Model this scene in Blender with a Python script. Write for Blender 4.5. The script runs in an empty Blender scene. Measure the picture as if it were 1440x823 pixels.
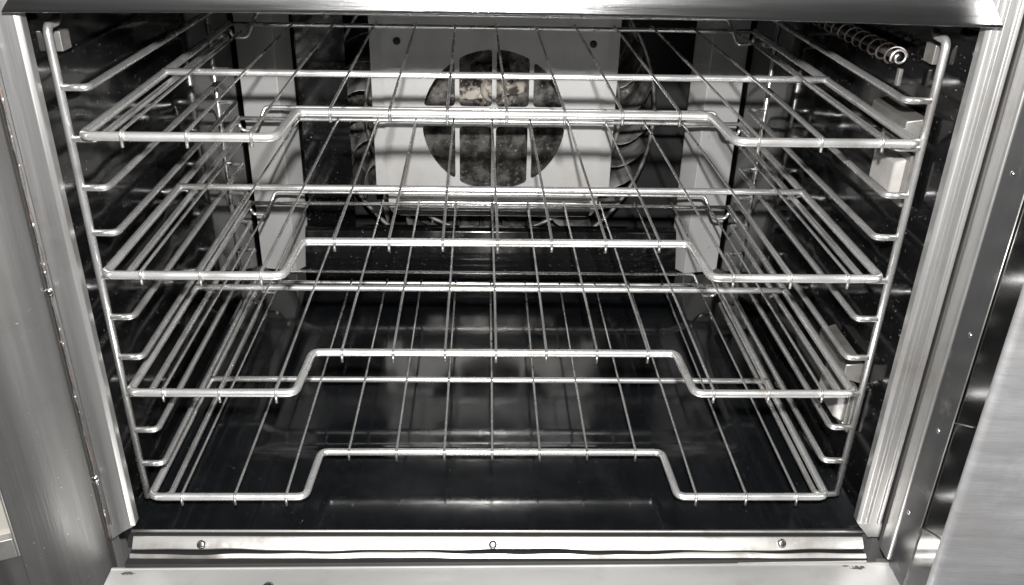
import bpy, math, random
from mathutils import Vector, Matrix
random.seed(7)
S = bpy.context.scene

# ------------------------------------------------------------------ camera
CAM = Vector((-.0204, -.7189, .395)); PITCH, YAW, ROLL = .4765, .0439, .025
fw = Vector((math.sin(YAW)*math.cos(PITCH), math.cos(YAW)*math.cos(PITCH), -math.sin(PITCH)))
rt = Vector((math.cos(YAW), -math.sin(YAW), 0)); up = rt.cross(fw)
rt2 = math.cos(ROLL)*rt + math.sin(ROLL)*up; up2 = -math.sin(ROLL)*rt + math.cos(ROLL)*up
cd = bpy.data.cameras.new('camera'); cam = bpy.data.objects.new('camera', cd); S.collection.objects.link(cam)
m = Matrix((rt2, up2, -fw)).transposed().to_4x4(); m.translation = CAM
cam.matrix_world = m
cd.sensor_width = 36; cd.lens = 36*1235.1/1440; cd.clip_start = .01; cd.clip_end = 100
S.camera = cam

# ------------------------------------------------------------------ light
w = bpy.data.worlds.new('World'); S.world = w; w.use_nodes = True
bg = w.node_tree.nodes['Background']; bg.inputs[0].default_value = (.97, .99, 1.02, 1); bg.inputs[1].default_value = .09
def lamp(name, kind, loc, energy, **k):
    d = bpy.data.lights.new(name, kind); d.energy = energy
    for a, v in k.items(): setattr(d, a, v)
    o = bpy.data.objects.new(name, d); o.location = loc; S.collection.objects.link(o); return o
# the camera's own flash, a hand's breadth above the lens
flash = lamp('camera_flash', 'POINT', (-.012, -.715, .487), 112, shadow_soft_size=.011, color=(1, .99, .975))
# kitchen ceiling light behind and above the photographer
ceil = lamp('ceiling_light', 'AREA', (.1, -1.1, 1.9), 10, shape='RECTANGLE', size=1.2, size_y=.5, color=(1, .985, .97))
ceil.rotation_euler = (Vector((0, -.1, -.1)) - ceil.location).to_track_quat('-Z', 'Y').to_euler()
S.view_settings.view_transform = 'Standard'; S.view_settings.look = 'None'
S.view_settings.exposure = 0; S.view_settings.gamma = 1; S.view_settings.use_curve_mapping = False

# ------------------------------------------------------------------ materials
def mat(name, base, metallic=0, rough=.4, var=.0, vscale=30, rvar=0, rscale=40, stretch=(1,1,1), bump=0, bscale=200,
        speck=None, spec=.5, stain=None, coat=0, stain2=None):
    M = bpy.data.materials.new(name); M.use_nodes = True; nt = M.node_tree; N = nt.nodes; L = nt.links
    b = N['Principled BSDF']; b.inputs['Metallic'].default_value = metallic; b.inputs['Roughness'].default_value = rough
    b.inputs['Specular IOR Level'].default_value = spec; b.inputs['Coat Weight'].default_value = coat
    b.inputs['Coat Roughness'].default_value = .08
    tc = N.new('ShaderNodeTexCoord'); mp = N.new('ShaderNodeMapping'); mp.inputs['Scale'].default_value = stretch
    geo = N.new('ShaderNodeNewGeometry'); L.new(geo.outputs['Position'], mp.inputs['Vector'])
    def noise(scale, detail=4, mapped=True, rough=.55):
        n = N.new('ShaderNodeTexNoise'); n.inputs['Scale'].default_value = scale; n.inputs['Detail'].default_value = detail
        n.inputs['Roughness'].default_value = rough
        L.new((mp if mapped else geo).outputs['Vector' if mapped else 'Position'], n.inputs['Vector']); return n.outputs['Fac']
    def rng(f, a, b_, c, d):
        r = N.new('ShaderNodeMapRange'); L.new(f, r.inputs['Value'])
        for i, v in zip(('From Min','From Max','To Min','To Max'), (a, b_, c, d)): r.inputs[i].default_value = v
        return r.outputs['Result']
    col = N.new('ShaderNodeRGB'); col.outputs[0].default_value = (*base, 1); cur = col.outputs[0]
    def mix(f, A, B):
        x = N.new('ShaderNodeMix'); x.data_type = 'RGBA'; L.new(f, x.inputs['Factor']); L.new(A, x.inputs[6])
        if isinstance(B, tuple): x.inputs[7].default_value = (*B, 1)
        else: L.new(B, x.inputs[7])
        return x.outputs[2]
    if var: cur = mix(rng(noise(vscale), .3, .7, 0, 1), cur, tuple(c*(1-var) for c in base))
    for st in (stain, stain2):
        if st:
            c, sc, lo, hi, amt = st
            cur = mix(rng(noise(sc, 6, False, .65), lo, hi, 0, amt), cur, c)
    if speck:
        c, sc, lo = speck
        cur = mix(rng(noise(sc, 2, False), lo, lo+.03, 0, 1), cur, c)
    L.new(cur, b.inputs['Base Color'])
    if rvar: L.new(rng(noise(rscale), .3, .7, max(.02, rough-rvar), rough+rvar), b.inputs['Roughness'])
    if bump:
        bp = N.new('ShaderNodeBump'); bp.inputs['Strength'].default_value = 1; bp.inputs['Distance'].default_value = bump
        L.new(noise(bscale, 3), bp.inputs['Height']); L.new(bp.outputs['Normal'], b.inputs['Normal'])
    return M
M = {
 'chrome': mat('plated_rod', (.93,.925,.915), .84, .26, var=.12, vscale=20, rvar=.09, rscale=26, stain=((.40,.33,.26), 16, .55, .74, .6)),
 'wire':   mat('plated_wire', (.78,.775,.76), .86, .26, var=.2, vscale=20, rvar=.07, rscale=25, stain=((.26,.21,.17), 22, .52, .75, .7)),
 'guide':  mat('guide_wire', (.76,.755,.745), .86, .26, var=.15, vscale=18, rvar=.06, rscale=25, stain=((.30,.25,.20), 18, .54, .74, .6)),
 'enamel': mat('black_enamel', (.0045,.0046,.005), 0, .09, var=.4, vscale=20, rvar=.05, rscale=18, bump=.00012, bscale=22, speck=((.20,.19,.18), 300, .70), spec=.42),
 'floor':  mat('floor_enamel', (.0045,.005,.0058), 0, .12, var=.3, vscale=15, rvar=.05, rscale=14, bump=.00010, bscale=30, speck=((.10,.10,.10), 300, .74), spec=.55, stain=((.016,.0165,.018), 9, .5, .8, .8)),
 'steel':  mat('brushed_steel', (.40,.398,.392), 1, .20, var=.3, vscale=9, rvar=.08, rscale=30, stretch=(.06,1,1.6), bump=.00012, bscale=700, stain=((.30,.28,.26), 18, .55, .75, .6)),
 'steel_v': mat('brushed_steel_upright', (.64,.635,.625), .9, .36, var=.32, vscale=24, rvar=.1, rscale=60, stretch=(1.6,1,.05), bump=.00012, bscale=600, stain=((.33,.29,.25), 16, .56, .8, .5)),
 'door':   mat('door_steel', (.185,.184,.18), .75, .46, var=.5, vscale=22, rvar=.08, rscale=30, stretch=(1.4,1.4,.06), bump=.00020, bscale=350, speck=((.72,.71,.70), 420, .745), stain=((.12,.115,.11), 11, .5, .75, .6)),
 'rdoor':  mat('right_door_steel', (.42,.425,.435), .6, .5, var=.22, vscale=110, rvar=.10, rscale=60, stretch=(.12,.3,1.2), bump=.00022, bscale=420, stain=((.26,.245,.24), 6, .42, .72, .75), stain2=((.55,.55,.56), 14, .55, .75, .5)),
 'mirror': mat('polished_steel', (.24,.24,.242), 1, .17, var=.2, vscale=20, rvar=.04, rscale=30, bump=.00012, bscale=30, stain=((.12,.12,.12), 12, .5, .75, .5)),
 'satin':  mat('dark_satin_steel', (.075,.075,.077), .6, .3, var=.25, vscale=30, stretch=(1,1,.1), stain=((.3,.29,.28), 30, .6, .75, .5)),
 'sill':   mat('sill_steel', (.54,.53,.51), .85, .40, var=.3, vscale=16, rvar=.12, rscale=16, stretch=(.15,1,1), bump=.0004, bscale=14, stain=((.24,.21,.18), 26, .5, .72, .75), stain2=((.75,.73,.70), 70, .6, .7, .5)),
 'ledge':  mat('ledge_steel', (.68,.672,.66), .75, .40, var=.2, vscale=10, rvar=.10, rscale=16, stretch=(.3,1,1), bump=.0002, bscale=25, stain=((.42,.39,.36), 22, .54, .8, .5)),
 'baffle': mat('baffle_steel', (.50,.498,.492), .3, .45, var=.18, vscale=10, rvar=.06, stretch=(1,1,.3), stain=((.40,.36,.31), 11, .50, .78, .55), stain2=((.22,.18,.15), 60, .64, .72, .5), bump=.0001, bscale=120),
 'fan':    mat('greasy_fan_metal', (.24,.23,.215), .7, .38, var=.5, vscale=40, rvar=.15, bump=.0010, bscale=100, stain=((.026,.024,.022), 38, .40, .58, .93), stain2=((.45,.40,.35), 95, .58, .68, .7), speck=((.6,.57,.53), 190, .69)),
 'vane':   mat('fan_vane', (.36,.35,.34), .6, .4, var=.4, vscale=30, stain=((.05,.047,.045), 20, .42, .62, .9)),
 'hub':    mat('pale_hub', (.80,.73,.64), .35, .35, var=.25, vscale=45, bump=.001, bscale=60, stain=((.06,.05,.045), 45, .46, .56, .95)),
 'black':  mat('soot_black', (.008,.008,.008), 0, .6, var=.3),
 'lens':   mat('frosted_lamp_glass', (.30,.29,.275), 0, .18, var=.15, vscale=40, stain=((.22,.20,.18), 35, .5, .7, .6), coat=.6),
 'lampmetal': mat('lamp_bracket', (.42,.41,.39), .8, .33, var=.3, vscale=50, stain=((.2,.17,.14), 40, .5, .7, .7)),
 'screw':  mat('screw_steel', (.55,.54,.53), 1, .22, var=.3, vscale=200),
 'rust':   mat('rusty_bead', (.10,.092,.088), .3, .6, var=.5, vscale=120, stain=((.15,.095,.07), 40, .50, .70, .8), bump=.001, bscale=200, speck=((.7,.66,.62), 180, .66)),
 'gasket': mat('dark_gasket', (.02,.019,.018), 0, .55, var=.4, vscale=60, bump=.0008, bscale=150),
 'tan':    mat('upper_fascia', (.22,.19,.175), .8, .4, var=.3, vscale=12, stretch=(.1,1,1)),
}
g = bpy.data.materials.new('window_glass'); g.use_nodes = True; b = g.node_tree.nodes['Principled BSDF']
b.inputs['Base Color'].default_value = (.30,.28,.25,1); b.inputs['Roughness'].default_value = .06; b.inputs['Coat Weight'].default_value = .5
M['glass'] = g

# ------------------------------------------------------------------ helpers
def obj(name, verts, faces, material, parent=None, smooth=False, bevel=0, seg=2):
    me = bpy.data.meshes.new(name); me.from_pydata([tuple(v) for v in verts], [], faces); me.validate(); me.update()
    me.materials.append(M[material])
    if smooth: me.polygons.foreach_set('use_smooth', [True]*len(me.polygons))
    o = bpy.data.objects.new(name, me); S.collection.objects.link(o)
    if parent: o.parent = parent
    if bevel:
        bv = o.modifiers.new('bevel', 'BEVEL'); bv.width = bevel; bv.segments = seg; bv.limit_method = 'ANGLE'; bv.angle_limit = .6
        me.polygons.foreach_set('use_smooth', [True]*len(me.polygons))
        wn = o.modifiers.new('wn', 'WEIGHTED_NORMAL'); wn.keep_sharp = False
    return o
def empty(name, label=None, cat=None, group=None, loc=(0,0,0)):
    o = bpy.data.objects.new(name, None); S.collection.objects.link(o); o.location = loc; o.empty_display_size = .02
    if label: o['label'] = label
    if cat: o['category'] = cat
    if group: o['group'] = group
    return o
def box(x0, x1, y0, y1, z0, z1):
    v = [(x,y,z) for x in (x0,x1) for y in (y0,y1) for z in (z0,z1)]
    return v, [(0,1,3,2),(4,6,7,5),(0,4,5,1),(2,3,7,6),(0,2,6,4),(1,5,7,3)]
def join(parts):
    V, Fc = [], []
    for v, f in parts:
        n = len(V); V += list(v); Fc += [tuple(i+n for i in q) for q in f]
    return V, Fc
def fillet(pts, r, n=6):
    pts = [Vector(p) for p in pts]; out = [pts[0]]
    for i in range(1, len(pts)-1):
        a, b_, c = pts[i-1], pts[i], pts[i+1]; d1 = (a-b_); d2 = (c-b_); l1, l2 = d1.length, d2.length
        d1.normalize(); d2.normalize(); ang = d1.angle(d2)
        if ang > 3.1: out.append(b_); continue
        t = min(r/math.tan(ang/2), l1*.49, l2*.49)
        p, q = b_+d1*t, b_+d2*t
        for k in range(n+1):
            s = k/n; out.append((1-s)**2*p + 2*s*(1-s)*b_ + s*s*q)
    out.append(pts[-1]); return out
def tube(pts, r, segs=10, cap=True):
    pts = [Vector(p) for p in pts]; n = len(pts); V, Fc = [], []
    T = [((pts[min(i+1,n-1)]-pts[max(i-1,0)]).normalized()) for i in range(n)]
    ref = Vector((0,0,1)) if abs(T[0].z) < .9 else Vector((1,0,0))
    u = T[0].cross(ref).normalized()
    for i in range(n):
        u = (u - T[i]*u.dot(T[i])).normalized(); v = T[i].cross(u)
        rr = r[i] if isinstance(r, (list, tuple)) else r
        for k in range(segs):
            a = 2*math.pi*k/segs; V.append(pts[i] + rr*(math.cos(a)*u + math.sin(a)*v))
    for i in range(n-1):
        for k in range(segs):
            k2 = (k+1) % segs; Fc.append((i*segs+k, i*segs+k2, (i+1)*segs+k2, (i+1)*segs+k))
    if cap:
        Fc.append(tuple(range(segs))[::-1]); Fc.append(tuple((n-1)*segs+k for k in range(segs)))
    return V, Fc
def rod(name, pts, r, material, parent, fil=0, segs=10):
    if fil: pts = fillet(pts, fil)
    o = obj(name, *tube(pts, r, segs), material, parent, smooth=True)
    return o
def subdiv_line(a, b_, n): return [Vector(a).lerp(Vector(b_), i/n) for i in range(n+1)]
def extrude_xsec(profile, x0, x1, n=1, bow=None):
    """closed profile in (y,z) swept along x"""
    V, Fc = [], []; k = len(profile)
    for i in range(n+1):
        t = i/n; x = x0+(x1-x0)*t
        for (y, z) in profile: V.append((x, y, z+(bow(t) if bow else 0)))
    for i in range(n):
        for j in range(k):
            j2 = (j+1) % k; Fc.append((i*k+j, i*k+j2, (i+1)*k+j2, (i+1)*k+j))
    Fc.append(tuple(range(k))[::-1]); Fc.append(tuple(n*k+j for j in range(k)))
    return V, Fc
def extrude_z(profile, z0, z1):
    V = [(x,y,z0) for x,y in profile] + [(x,y,z1) for x,y in profile]; k = len(profile)
    Fc = [(j, (j+1)%k, k+(j+1)%k, k+j) for j in range(k)] + [tuple(range(k))[::-1], tuple(k+j for j in range(k))]
    return V, Fc
def screw(parent, loc, r=.004, axis='y', h=.0022, material='screw', name='screw', slot=True):
    V, Fc = [], []; segs = 14; prof = [(1,0),(.98,.5),(.8,.85),(.45,1),(.0,1.02)]
    for rr, hh in prof[:-1]:
        for k in range(segs):
            a = 2*math.pi*k/segs; V.append((rr*r*math.cos(a), rr*r*math.sin(a), hh*h))
    for i in range(len(prof)-2):
        for k in range(segs):
            k2 = (k+1)%segs; Fc.append((i*segs+k, i*segs+k2, (i+1)*segs+k2, (i+1)*segs+k))
    Fc.append(tuple((len(prof)-2)*segs+k for k in range(segs)))
    if axis == '-y': R = Matrix.Rotation(math.pi/2, 3, 'X')
    elif axis == '-x': R = Matrix.Rotation(-math.pi/2, 3, 'Y')
    elif axis == '+x': R = Matrix.Rotation(math.pi/2, 3, 'Y')
    else: R = Matrix.Identity(3)
    V = [R @ Vector(v) + Vector(loc) for v in V]
    return obj(name, V, Fc, material, parent, smooth=True)

# ------------------------------------------------------------------ oven shell
oven = empty('convection_oven', 'stainless steel convection oven with open doors, black enamel cavity and rear fan', 'oven')
WL, WR = -.383, .389            # cavity side walls
FZ, CZ = -.252, .30             # cavity floor and roof
BY = .618                       # back wall
YF = -.016                      # front of the cavity liner
# side walls: gently embossed enamel sheets
def wall_sheet(name, x, sgn):
    ny, nz = 60, 50; V, Fc = [], []
    for i in range(ny+1):
        y = YF + (BY+.02-YF)*i/ny
        for j in range(nz+1):
            z = FZ-.01 + (CZ-FZ+.01)*j/nz
            # stamped vertical panels, 3 mm proud
            e = 0
            for y0, y1 in ((.07,.26), (.30,.50)):
                d = min(y-y0, y1-y, z-(FZ+.05), (CZ-.07)-z)
                e = max(e, max(0, min(1, d/.02)))
            e = e*e*(3-2*e)
            V.append((x + sgn*.0006*e, y, z))
    for i in range(ny):
        for j in range(nz):
            a = i*(nz+1)+j; q = (a, a+1, a+nz+2, a+nz+1)
            Fc.append(q if sgn > 0 else q[::-1])
    return obj(name, V, Fc, 'enamel', oven, smooth=True)
wl = wall_sheet('side_wall', WL, 1); wr = wall_sheet('side_wall', WR, -1)
obj('cavity_roof', *box(WL-.01, WR+.01, YF, BY+.16, CZ, CZ+.01), 'enamel', oven)
# floor: one enamel sheet with a shallow stamped well
def floor_sheet():
    nx, ny = 90, 70; V, Fc = [], []
    for j in range(ny+1):
        y = YF + (BY+.012-YF)*j/ny
        for i in range(nx+1):
            x = WL-.004 + (WR-WL+.008)*i/nx
            d = min(.300-abs(x-.003), y-.115, .55-y)
            e = max(0, min(1, d/.03)); e = e*e*(3-2*e)
            ex = max(0, min(1, (min(x-WL, WR-x))/.02)); rise = (1-ex)**2*.012
            V.append((x, y, FZ - .006*e + rise))
    for j in range(ny):
        for i in range(nx):
            a = j*(nx+1)+i; Fc.append((a, a+1, a+nx+2, a+nx+1))
    return obj('cavity_floor', V, Fc, 'floor', oven, smooth=True)
floor_sheet()

# ------------------------------------------------------------------ back of the cavity
OX0, OX1, OZ0 = -.303, .309, -.176     # fan opening
def back_strip(x0, x1, sgn):           # tall bent trim either side of the opening
    xa, xb = (x0, x1)
    prof = [(xa, BY-.004), (xa+(xb-xa)*.76, BY-.016), (xb, BY+.012), (xb, BY+.02), (xa, BY+.02)]
    return obj('back_trim', *extrude_z(prof, FZ+.002, CZ-.002), 'baffle', oven, bevel=.001)
back_strip(WL+.004, OX0, 1); back_strip(WR-.004, OX1, -1)
# low sloping apron under the opening
prof = [(BY+.012, OZ0), (BY-.004, OZ0+.002), (BY-.010, OZ0-.002), (BY-.022, OZ0-.034), (BY-.024, OZ0-.036), (BY-.036, FZ+.004), (BY-.036, FZ-.008), (BY+.012, FZ-.008)]
obj('rear_apron', *extrude_xsec(prof, OX0+.001, OX1-.001), 'enamel', oven, bevel=.0015)
# fan chamber behind
obj('fan_chamber', *join([box(WL-.02, WR+.02, BY+.19, BY+.20, FZ-.01, CZ), box(WL-.02, WL-.01, BY+.021, BY+.19, FZ-.01, CZ), box(WR+.01, WR+.02, BY+.021, BY+.19, FZ-.01, CZ), box(WL-.01, WR+.01, BY+.021, BY+.19, FZ-.02, FZ-.011)]), 'black', oven)
obj('chamber_plate', *box(OX0-.01, OX0+.078, BY+.030, BY+.034, OZ0-.02, CZ-.004), 'enamel', oven)
# baffle: proud centre panel with round inlet cut by three upright bars
PX0, PX1, PY = -.163, .171, BY-.018
CX, CZc, CR = .003, .008, .110
def inlet_panel():
    """front sheet = grid of columns clipped round the circle, built as quads with depth"""
    zt, zb, rc = CZ-.004, -.147, .018
    outer = []
    for a in range(0, 91, 15): outer.append((PX1-rc+rc*math.sin(math.radians(a)), zb+rc-rc*math.cos(math.radians(a))))
    outer += [(PX1, zt), (PX0, zt)]
    for a in range(0, 91, 15): outer.append((PX0+rc-rc*math.cos(math.radians(a)), zb+rc-rc*math.sin(math.radians(a))))
    import bmesh
    bm = bmesh.new(); g = .0034; b0 = .056
    def arc(xa, xb, n): return [(x, math.sqrt(max(0, CR*CR-x*x))) for x in [xa+(xb-xa)*i/n for i in range(n+1)]]
    cells = []
    hb, lb = .024, -.007                       # pale cross band
    tp = arc(g, b0-g, 4); cells.append([(b0-g, hb), (g, hb)] + tp); cells.append([(b0-g, lb), (g, lb)] + [(x, -z) for x, z in tp])
    def oarc(a, b, n): return [(CR*math.cos(a+(b-a)*i/n), CR*math.sin(a+(b-a)*i/n)) for i in range(n+1)]
    a0 = math.acos((b0+g)/CR)
    cells.append([(b0+g, hb)] + oarc(a0, math.asin(hb/CR), 6)); cells.append([(b0+g, lb)] + oarc(-a0, math.asin(lb/CR), 7))
    loops = []
    for c in cells:
        for sg in (1, -1):
            p = [Vector((CX+sg*x, 0, CZc+z)) for x, z in c]
            if (p[0]-p[1]).length < 1e-6: p = p[1:]
            q = []
            for a in range(len(p)):
                f3 = fillet([p[a-1], p[a], p[(a+1) % len(p)]], .007, 4); q += f3[1:-1]
            loops.append([(v.x, v.z) for v in q])
    es = []
    for lp in [outer]+loops:
        vv = [bm.verts.new((x, PY, z)) for x, z in lp]
        es += [bm.edges.new((vv[i], vv[(i+1) % len(vv)])) for i in range(len(vv))]
    bmesh.ops.triangle_fill(bm, edges=es, use_beauty=True)
    bmesh.ops.recalc_face_normals(bm, faces=bm.faces)
    r = bmesh.ops.extrude_face_region(bm, geom=list(bm.faces))
    for v in [x for x in r['geom'] if isinstance(x, bmesh.types.BMVert)]: v.co.y += .0025
    bmesh.ops.recalc_face_normals(bm, faces=bm.faces)
    me = bpy.data.meshes.new('baffle_panel'); bm.to_mesh(me); bm.free(); me.materials.append(M['baffle'])
    o = bpy.data.objects.new('baffle_panel', me); S.collection.objects.link(o); o.parent = oven; return o
baffle = inlet_panel()
for x in (PX0+.022, PX1-.022):
    screw(baffle, (x, PY-.0005, .128), .0055, '-y', .003, 'gasket')
# side flanges of the baffle, set back
for xa, xb in ((PX0-.021, PX0+.0005), (PX1-.0005, PX1+.021)):
    obj('baffle_flange', *box(xa, xb, PY+.022, PY+.025, -.118, CZ-.004), 'baffle', baffle, bevel=.0006)
for xa in (PX0, PX1-.002): obj('baffle_return', *box(xa, xa+.002, PY+.003, PY+.0215, -.12, CZ-.005), 'baffle', baffle)
# rolled bottom lip of the baffle
prof = [(PY-.001, -.118), (PY-.006, -.121), (PY-.010, -.134), (PY-.006, -.144), (PY-.0005, -.146)]
obj('baffle_lip', *extrude_xsec(prof, PX0+.012, PX1-.012), 'steel', baffle, bevel=.001)

# fan wheel: blades, rims, back disc and hub
fan = obj('fan_wheel', *join([]) if False else tube([( .003, BY+.150, .0), (.003, BY+.156, .0)], .262, 64), 'fan', oven)
FC = Vector((.003, 0, .0)); NB = 30
bl = None
for k in range(NB):
    a = 2*math.pi*k/NB; V, Fc = [], []
    for i in range(6):
        t = i/5; rr = .205+.052*t; aa = a + .20*t*t + .02*math.sin(k)
        for y in (BY+.045, BY+.15): V.append((FC.x+rr*math.cos(aa), y, FC.z+rr*math.sin(aa)))
    V2 = [(x+.0015*math.cos(a+1.57), y, z+.0015*math.sin(a+1.57)) for x,y,z in V]
    Fc = [(2*i,2*i+1,2*i+3,2*i+2) for i in range(5)] + [(12+2*i,14+2*i,15+2*i,13+2*i) for i in range(5)] + [(2*i,2*i+2,14+2*i,12+2*i) for i in range(5)]
    obj('blade', V+V2, Fc, 'vane', fan, smooth=True)
for rr in (.203, .259):
    ring = [(FC.x+rr*math.cos(2*math.pi*k/64), BY+.043, FC.z+rr*math.sin(2*math.pi*k/64)) for k in range(65)]
    obj('rim', *tube(ring, .0035, 8, False), 'vane', fan, smooth=True)
# hub: stepped boss with a bolt
def lathe_y(prof, c, segs=32):
    V, Fc = [], []
    for rr, y in prof:
        for k in range(segs):
            a = 2*math.pi*k/segs; V.append((c[0]+rr*math.cos(a), y, c[2]+rr*math.sin(a)))
    for i in range(len(prof)-1):
        for k in range(segs):
            k2 = (k+1)%segs; Fc.append((i*segs+k, i*segs+k2, (i+1)*segs+k2, (i+1)*segs+k))
    Fc.append(tuple((len(prof)-1)*segs+k for k in range(segs))); return V, Fc
HZ = .022
hub = obj('hub', *lathe_y([(.040,BY+.149),(.038,BY+.138),(.024,BY+.132),(.020,BY+.112),(.015,BY+.106),(.009,BY+.105),(.008,BY+.094),(.003,BY+.092)], (.004,0,HZ)), 'hub', fan, smooth=True)
for k in range(5):
    a = 2*math.pi*k/5+.4
    screw(hub, (.004+.031*math.cos(a), BY+.134, HZ+.031*math.sin(a)), .005, '-y', .005, 'gasket', 'bolt')
# cast arms carrying the wheel, bright where the flash reaches them
for k in range(6):
    a = 2*math.pi*k/6+.12; ca, sa = math.cos(a), math.sin(a); V = []
    for r0, hw, yy in ((.018,.010+.004*math.sin(3*k),BY+.124),(.036,.012,BY+.130),(.052+.006*math.sin(5*k),.010,BY+.138),(.058+.006*math.sin(5*k),.006,BY+.147)):
        for sg in (-1, 1):
            for dy in (0, .012): V.append((.004+r0*ca-sg*hw*sa, yy+dy, HZ*(1-r0/.2)+r0*sa+sg*hw*ca))
    Fc = []
    for i in range(3):
        b4 = 4*i
        for q in ((0,2,6,4),(1,5,7,3),(0,4,5,1),(2,3,7,6)): Fc.append(tuple(b4+t for t in q))
    Fc += [(0,1,3,2),(12,14,15,13)]
    obj('arm', V, Fc, 'hub', fan, bevel=.003)

# ------------------------------------------------------------------ front frame
# lintel: folded strip with mitred ends, very slightly bowed
def lintel():
    n = 24; V, Fc = [], []
    prof = [(-.040,.2765,0), (-.0405,.279,.1), (-.0362,.2985,1), (-.030,.3005,1), (-.012,.3005,1), (-.012,.2775,0), (-.036,.2755,0)]
    for i in range(n+1):
        t = i/n
        for y, z, s in prof:
            x0 = -.3715+.016*s; x1 = .3815-.013*s
            V.append((x0+(x1-x0)*t, y, z+.0040*math.sin(math.pi*t)-.003*(1-t)-.0018*t))
    k = len(prof)
    for i in range(n):
        for j in range(k):
            j2 = (j+1)%k; Fc.append((i*k+j, i*k+j2, (i+1)*k+j2, (i+1)*k+j))
    Fc += [tuple(range(k))[::-1], tuple(n*k+j for j in range(k))]
    return obj('lintel', V, Fc, 'steel', oven, bevel=.0006)
lt = lintel()
for x in (-.0105, -.0035):
    obj('catch_slot', *box(x-.0008, x+.0008, -.0396, -.034, .287, .296), 'gasket', lt)
obj('upper_fascia', *box(-.354, .3665, -.032, -.012, .3025, .42), 'tan', oven, bevel=.001)
# front face either side, behind the doors
for xa, xb in ((-.75, WL-.009), (WR+.017, .78)): obj('front_panel', *box(xa, xb, -.012, -.002, -.45, .302), 'steel_v', oven)
# left jamb strip
jl = obj('jamb', *extrude_z([(-.3665,-.022),(-.3700,-.0250),(-.3900,-.0245),(-.3925,-.020),(-.3925,-.013),(-.3665,-.013)], -.232, .42), 'steel_v', oven, bevel=.0008)
# right jamb strip, rolled with two ribs
jr = obj('jamb', *extrude_z([(.3785,-.021),(.3815,-.0245),(.3855,-.0250),(.3865,-.0225),(.3885,-.0225),(.3895,-.0262),(.3960,-.0268),(.3970,-.024),(.3985,-.024),(.3995,-.0265),(.4030,-.0262),(.4045,-.021),(.4045,-.013),(.3785,-.013)], -.234, .42), 'steel_v', oven, bevel=.0006)
# pointed foot of each jamb
obj('jamb_foot', [(-.3665,-.0245,-.2318),(-.3925,-.0245,-.2318),(-.3925,-.0245,-.2500),(-.3800,-.0245,-.2400),(-.3665,-.013,-.2318),(-.3925,-.013,-.2318),(-.3925,-.013,-.2500),(-.3800,-.013,-.2400)],
    [(0,1,2,3),(7,6,5,4),(0,4,5,1),(1,5,6,2),(2,6,7,3),(3,7,4,0)], 'steel_v', jl)
obj('jamb_foot', [(.3785,-.0255,-.2338),(.4045,-.0255,-.2338),(.4045,-.0255,-.2520),(.3930,-.0255,-.2520),(.3785,-.013,-.2338),(.4045,-.013,-.2338),(.4045,-.013,-.2520),(.3930,-.013,-.2520)],
    [(3,2,1,0),(4,5,6,7),(1,5,4,0),(2,6,5,1),(3,7,6,2),(0,4,7,3)], 'steel_v', jr)
# enamel return between jamb and cavity
obj('liner_return', *box(WL-.006, WL+.0005, YF-.001, .004, FZ-.004, CZ), 'enamel', oven)
obj('liner_return', *box(WR-.0005, WR+.006, YF-.001, .004, FZ-.004, CZ), 'enamel', oven)
for z in (.243, .2055, .172, .126, .06, .003, -.05, -.112, -.165, -.2):
    jx = random.uniform(-.003, .003); dz = random.uniform(-.006, .006)
    big = z > .24
    screw(wl, (WL+.0003, .000+jx, z+dz), .0030 if big else random.uniform(.0006,.0012), '+x', .0026 if big else .001, 'screw', 'rivet')
    screw(wr, (WR-.0003, .000-jx, z-dz), .0030 if big else random.uniform(.0006,.0012), '-x', .0026 if big else .001, 'screw', 'rivet')

# sill: lip, two wavy trim strips and the flat ledge
SK = lambda x: -.010*x           # the sill runs a touch out of square with the lens
lip = rod('sill_lip', [(x, -.0185+SK(x), -.2478) for x in [(-.376+.765*i/30) for i in range(31)]], .0016, 'sill', oven)
obj('floor_edge', *extrude_xsec([(-.0150,-.254),(-.0150,-.2500),(-.0240,-.2520),(-.0260,-.260)], -.378, .388), 'black', oven)
wv = lambda x: .0016*math.sin(17*x+1.2) + .0010*math.sin(41*x) + .0006*math.sin(95*x+2)
def sheet_strip(name, sec, material, x0=-.372, x1=.385, n=90, parent=None):
    """sec(x) -> closed (y,z) outline"""
    V, Fc = [], []
    for i in range(n+1):
        x = x0+(x1-x0)*i/n; pr = sec(x); V += [(x, y, z) for y, z in pr]
    k = len(pr)
    for i in range(n):
        for j in range(k):
            j2 = (j+1)%k; Fc.append((i*k+j, (i+1)*k+j, (i+1)*k+j2, i*k+j2))
    Fc += [tuple(range(k)), tuple(n*k+j for j in range(k))[::-1]]
    o = obj(name, V, Fc, material, parent or oven, smooth=True); o.modifiers.new('es', 'EDGE_SPLIT').split_angle = .5
    return o
def sec1(x):
    s = SK(x); d = .45*wv(x)
    return [(-.0236+s,-.2500), (-.0248+s,-.2490), (-.0262+s,-.2496), (-.0340+s+d*.6,-.2580+d), (-.0340+s+d*.6,-.2592+d), (-.0236+s,-.2592)]
st1 = sheet_strip('sill_strip', sec1, 'sill')
gp = obj('sill_gap', *box(-.374, .386, -.0480, -.0250, -.266, -.2615), 'black', oven)
def sec2(x):
    s = SK(x); d = 1.0*wv(x+.13)
    return [(-.0385+s+d,-.2590), (-.0397+s+d,-.2582), (-.0410+s+d*.6,-.2590), (-.0455+s,-.2650), (-.0455+s,-.2675), (-.0385+s+d,-.2675)]
st2 = sheet_strip('sill_strip', sec2, 'sill')
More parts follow.
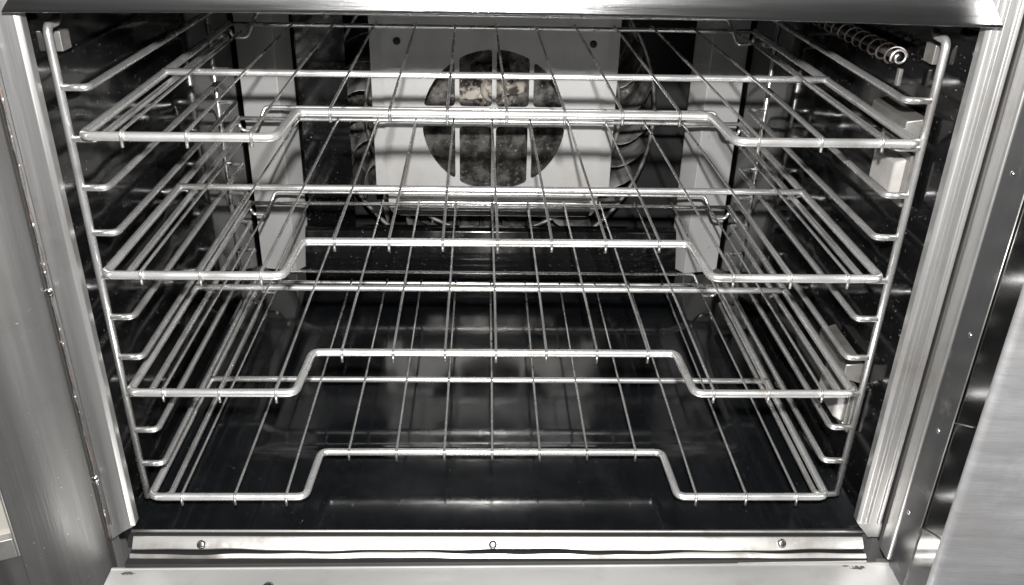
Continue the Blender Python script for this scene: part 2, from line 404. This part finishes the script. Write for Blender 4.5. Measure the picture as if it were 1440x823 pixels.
led = obj('sill_ledge', *extrude_xsec([(-.0440,-.2690),(-.0470,-.2665),(-.0490,-.2660),(-.0510,-.2672),(-.16,-.2690),(-.166,-.275),(-.166,-.31),(-.044,-.31)], -.388, .410), 'ledge', oven, bevel=.0008)
for x, y in ((-.3015,-.0295), (-.0035,-.0325), (.2985,-.0330)):
    o_ = screw(st1, (0,0,0), .0046, 'z', .003); o_.rotation_euler = (.80,0,0); o_.location = (x, y, -.2530)
screw(led, (-.226, -.0735, -.2676), .0055, 'z', .003)
# rusty grime caught in the sill corners
for cx_, cy_, rr_ in ((.374,-.0535,.0075), (.362,-.0515,.0035), (-.371,-.0545,.0065)):
    n = 18; V = [(cx_, cy_, -.2664)] + [(cx_+rr_*random.uniform(.5,1.2)*math.cos(6.283*k/n)*1.5, cy_+rr_*random.uniform(.4,.9)*math.sin(6.283*k/n)*.6, -.2671-.0003) for k in range(n)]
    obj('rust_spot', V, [(0, 1+k, 1+(k+1)%n) for k in range(n)], 'rust', led, smooth=True)

# ------------------------------------------------------------------ doors (swung open)
# left door: swung well back, inner face towards the camera
A = Vector((-.3945, -.026)); dirn = Vector((-.93, -.37)).normalized(); nrm = Vector((-dirn.y, dirn.x)); nrm = nrm if nrm.y < 0 else -nrm
def LD(u, v): p = A + dirn*u + nrm*v; return (p.x, p.y)
ld = empty('door'); ld.parent = oven; ld['label'] = 'left door folded back, plain steel edge with a window corner'
edge = [LD(.000,.000), LD(.001,.004)] + [LD(.002+.052*(1-math.cos(a)), .002+.016*math.sin(a)) for a in [math.pi/2*i/8 for i in range(9)]]
WU = .0745
prof = edge + [LD(WU,.0185), LD(WU,-.030), LD(0,-.030)]
stile = obj('door_stile', *extrude_z(prof, -.45, .42), 'door', ld, smooth=True)
stile.modifiers.new('es','EDGE_SPLIT').split_angle = .6
def slab(u0, u1, v0, v1, z0, z1): return extrude_z([LD(u0,v0), LD(u0,v1), LD(u1,v1), LD(u1,v0)], z0, z1)
obj('door_rail', *slab(WU+.0005, .40, -.030, .0155, -.45, -.2275), 'door', ld, bevel=.002)
obj('window_frame', *join([slab(WU+.0005, WU+.003, .0, .0192, -.2270, .40), slab(WU+.0032, .40, .0, .0192, -.2270, -.2040)]), 'sill', ld, bevel=.001, seg=2)
obj('window_glass', *slab(WU+.003, .40, -.004, .010, -.215, .40), 'glass', ld)
# rusty bead along the hinge gap
pts = [(-.3932+random.uniform(-.0003,.0003), -.0255+random.uniform(-.0004,.0004), -.25+.55*i/70) for i in range(71)]
obj('hinge_bead', *tube(pts, [.0005+random.uniform(0,.0011) for _ in pts], 8), 'rust', ld, smooth=True)
for z in (.243, .037, -.168): screw(ld, (-.3925, -.029, z), .004, '-y', .003, 'screw')
# right door: folded right back, its polished hinge edge faces the opening
rd = empty('door'); rd.parent = oven; rd['label'] = 'right door folded back, polished dark edge facing the oven'
DX = .4075
obj('edge_strip', *extrude_z([(DX,-.0280),(DX-.0018,-.032),(DX-.0018,-.046),(DX-.0005,-.0485),(DX+.02,-.0485),(DX+.02,-.028)], -.262, .42), 'steel_v', rd, bevel=.0008)
obj('satin_edge', *extrude_z([(DX+.0010,-.0486),(DX+.0010,-.0825),(DX+.03,-.0825),(DX+.03,-.0486)], -.268, .42), 'satin', rd)
obj('polished_edge', *extrude_z([(DX+.0024,-.0826),(DX+.0024,-.1150),(DX+.03,-.1150),(DX+.03,-.0826)], -.275, .42), 'mirror', rd)
rod('edge_reflection', [(DX+.001,-.0832,-.187),(DX+.001,-.0835,.02),(DX+.001,-.084,.16)], .0006, 'lampmetal', rd)  # added rod, imitates the ladder post mirrored in the polished edge
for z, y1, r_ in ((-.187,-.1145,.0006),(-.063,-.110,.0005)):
    rod('edge_reflection_tick', [(DX+.001,-.0835,z),(DX+.0012,y1,z+.014)], r_, 'lampmetal', rd)  # added rods drawn as reflections of the ladder's stubs
obj('door_face', *extrude_z([(DX+.001,-.1152),(DX-.0008,-.1185),(DX+.001,-.1225),(DX+.006,-.1245),(DX+.30,-.150),(DX+.30,-.1152)], -.45, .42), 'rdoor', rd, bevel=.0015)
obj('seam_gasket', *box(.4050, .4062, -.0262, -.0125, -.255, .30), 'gasket', rd)
# hinge hardware at its foot
hp = obj('hinge_plate', *box(.404, .452, -.112, -.030, -.286, -.277), 'sill', rd, bevel=.002)
rod('hinge_pin', [(.418,-.060,-.277),(.418,-.060,-.266)], .010, 'sill', rd, segs=20)
obj('hinge_washer', *lathe_y([(.014,-.0),(.014,.0)], (0,0,0)) if False else tube([(.418,-.060,-.2768),(.418,-.060,-.2735)], .0145, 24), 'mirror', rd, smooth=False)
for y, z in ((-.062,.165),(-.070,.02),(-.066,-.085),(-.058,-.19)):
    screw(rd, (DX+.0012, y, z), .0024, '-x', .0018)

# ------------------------------------------------------------------ right wall fittings
def oven_lamp(y0, y1, z0, z1):
    """tapered glass lens in a bracket under a folded hood"""
    x = WR-.0045; r = empty('wall_lamp'); r.parent = oven
    zs = z0+(z1-z0)*.58
    def fr(xa, xb, ya, yb, za, zb, ins):
        V = [(xa,ya,za),(xa,yb,za),(xa,yb,zb),(xa,ya,zb),(xb,ya+ins,za+ins),(xb,yb-ins,za+ins),(xb,yb-ins,zb-ins),(xb,ya+ins,zb-ins)]
        return V, [(3,2,1,0),(4,5,6,7),(0,1,5,4),(1,2,6,5),(2,3,7,6),(3,0,4,7)]
    obj('rim', *fr(x, x-.006, y0+.0055, y1-.0035, z0-.004, zs, .001), 'lampmetal', r, bevel=.0008)
    obj('lens', *fr(x-.0055, x-.015, y0+.011, y1-.009, z0+.002, zs-.006, .005), 'lens', r, bevel=.0025)
    obj('bracket', *join([box(x-.004, x, y0, y0+.005, z0-.003, zs+.004), box(x-.004, x, y1-.003, y1+.001, z0-.003, zs+.004), box(x-.004, x, y0+.0055, y1-.0035, zs+.0005, zs+.004)]), 'lampmetal', r, bevel=.0008)
    obj('hood', *fr(x, x-.018, y0+.002, y1+.008, zs+.010, z1, .004), 'lampmetal', r, bevel=.0015)
    for yy in (y0+.0085, y1-.0065): screw(r, (x-.0058, yy, z0+.004), .0022, '-x', .0015)
    return r
oven_lamp(.040, .118, .096, .180)
oven_lamp(.048, .128, -.168, -.084)
# thermostat coil along the top of the right wall
def helix(y0, y1, x, z0, z1, R, turns, n=18):
    return [(x+R*math.cos(2*math.pi*t), y0+(y1-y0)*t/turns, z0+(z1-z0)*t/turns+R*math.sin(2*math.pi*t)) for t in [i/n for i in range(int(turns*n)+1)]]
coil = obj('thermostat_coil', *tube(helix(.098, .32, WR-.018, .222, .220, .0085, 11), .0010, 8), 'tan', oven, smooth=True)  # turns coloured darker than the end ring to stand for lintel shade
sp = [(WR-.018+(.0028+.0057*t)*math.cos(6.28*1.25*t+2), 0.096, .222+(.0028+.0057*t)*math.sin(6.28*1.25*t+2)) for t in [i/30 for i in range(31)]]
obj('coil_end', *tube(sp, .0012, 8), 'guide', coil, smooth=True)
rod('coil_bulb', [(WR-.018,.10,.222),(WR-.018,.32,.220)], .0035, 'gasket', coil)
obj('coil_stem', *box(WR-.016, WR-.012, .094, .100, .196, .212), 'lampmetal', coil, bevel=.0008)

# ------------------------------------------------------------------ rack supports
PXL, PXR = -.3655, .3685
def rack_support(sx, px, label):
    r = empty('rack_support', label, 'rack support', 'ladder rack supports hung on the side walls', (px, .013, -.235))
    def L(p): return (p[0]-px, p[1]-.013, p[2]+.235)
    o = -sx                                    # inward direction
    rod('front_post', [L(p) for p in [(px-o*.008,.052,.2545),(px,.030,.2545),(px,.013,.2545),(px,.013,.10),(px,.013,-.226)]], .0037, 'guide', r, .012)
    rear = px-o*.001
    rod('rear_post', [L(p) for p in [(rear,.445,.262),(rear,.445,-.226)]], .0032, 'guide', r)
    for k in range(11):
        z = .1612+.0429*(1-k); j = random.uniform(-.0012,.0012)
        xi = px+o*(.0235+random.uniform(-.001,.001))
        rod('guide_rail', [L(p) for p in [(px+o*.001,.013,z+j),(xi,.0125,z+j),(xi,.030,z+j),(xi+o*random.uniform(-.001,.001),.428,z-j),(xi,.445,z-j),(rear,.445,z-j)]], .0032, 'guide', r, .007)
    cx = WL+.004 if sx < 0 else WR-.004
    v, f = box(cx, cx+o*.006, .050, .068, .226, .243) if o > 0 else box(cx+o*.006, cx, .050, .068, .226, .243)
    obj('clip', [L(p) for p in v], f, 'lampmetal', r, bevel=.0008)
    return r
rack_support(-1, PXL, 'wire ladder of rack guides on the left wall of the oven')
rack_support(1, PXR, 'wire ladder of rack guides on the right wall, beside the lamps')

# ------------------------------------------------------------------ racks
SW, RF, RW = .0534, .0041, .00148
HW, REC, MID, REAR = .3545, .0742, .2226, .4963
def build_rack(label, loc, yaw):
    r = empty('oven_rack', label, 'oven rack', 'chrome wire racks in the oven', loc); r.rotation_euler = (0, 0, yaw)
    y0 = -.25
    # heavy frame: front rail with a set-back middle, and both sides running to the back
    NX = .1945
    fr = [(-HW, REAR+y0, 0), (-HW, 0+y0, 0), (-NX-.001, 0+y0, 0), (-NX+.003, REC+y0, .001), (NX-.003, REC+y0, .001), (NX+.001, 0+y0, 0), (HW, 0+y0, 0), (HW, REAR+y0, 0)]
    pts = fillet(fr, .010)
    dense = []
    for a, b_ in zip(pts[:-1], pts[1:]):
        n = max(1, int((b_-a).length/.06)); dense += [a.lerp(b_, i/n) for i in range(n)]
    dense.append(pts[-1])
    obj('frame', *tube(dense, RF, 12), 'chrome', r, smooth=True)
    rod('support_bar', subdiv_line((-HW-.002, MID+y0, RF*.2), (HW+.002, MID+y0, RF*.2), 8), .0037, 'chrome', r)
    rod('rear_bar', subdiv_line((-HW-.001, REAR+y0, 0), (HW+.001, REAR+y0, 0), 8), .0029, 'chrome', r)
    rod('rear_stop', [(-HW+.001, REAR-.006+y0, -.006), (-HW+.004, REAR-.004+y0, -.016), (-.332, REAR-.004+y0, -.017), (-.318, REAR+.010+y0, .014), (.318, REAR+.010+y0, .014), (.332, REAR-.004+y0, -.017), (HW-.004, REAR-.004+y0, -.016), (HW-.001, REAR-.006+y0, -.006)], .0024, 'chrome', r, .008)
    zt = RF+RW*.75
    for i in range(-6, 7):
        x = i*SW + random.uniform(-.0008, .0008); yf = REC if abs(i) <= 3 else 0
        b0 = random.uniform(-.0012, .0012)
        p = [(x, REAR+.004+y0, zt-.001), (x, MID+.12+y0, zt+random.uniform(-.0006,.0006)), (x+b0*.3, MID+y0, zt+.0002), (x, yf+.012+y0, zt), (x, yf-RF-RW*.8+y0, zt), (x, yf-RF-RW*.8+y0, -RF-.0026+random.uniform(-.001,.001))]
        rod('wire', p, RW, 'wire', r, .004, 8)
    return r
for label, (dx, dy, yaw, z) in (
    ('topmost of the four chrome wire racks, just below the lintel', (.0036, .0004, .0075, .1686)),
    ('second chrome wire rack from the top, level with the fan inlet', (-.0009, -.0013, .0008, .0400)),
    ('third chrome wire rack from the top, second above the oven floor', (-.0008, -.0007, -.0025, -.0872)),
    ('lowest of the four chrome wire racks, just above the black floor', (-.0018, .0015, -.0062, -.2186))):
    build_rack(label, (dx, .25+dy, z), yaw)
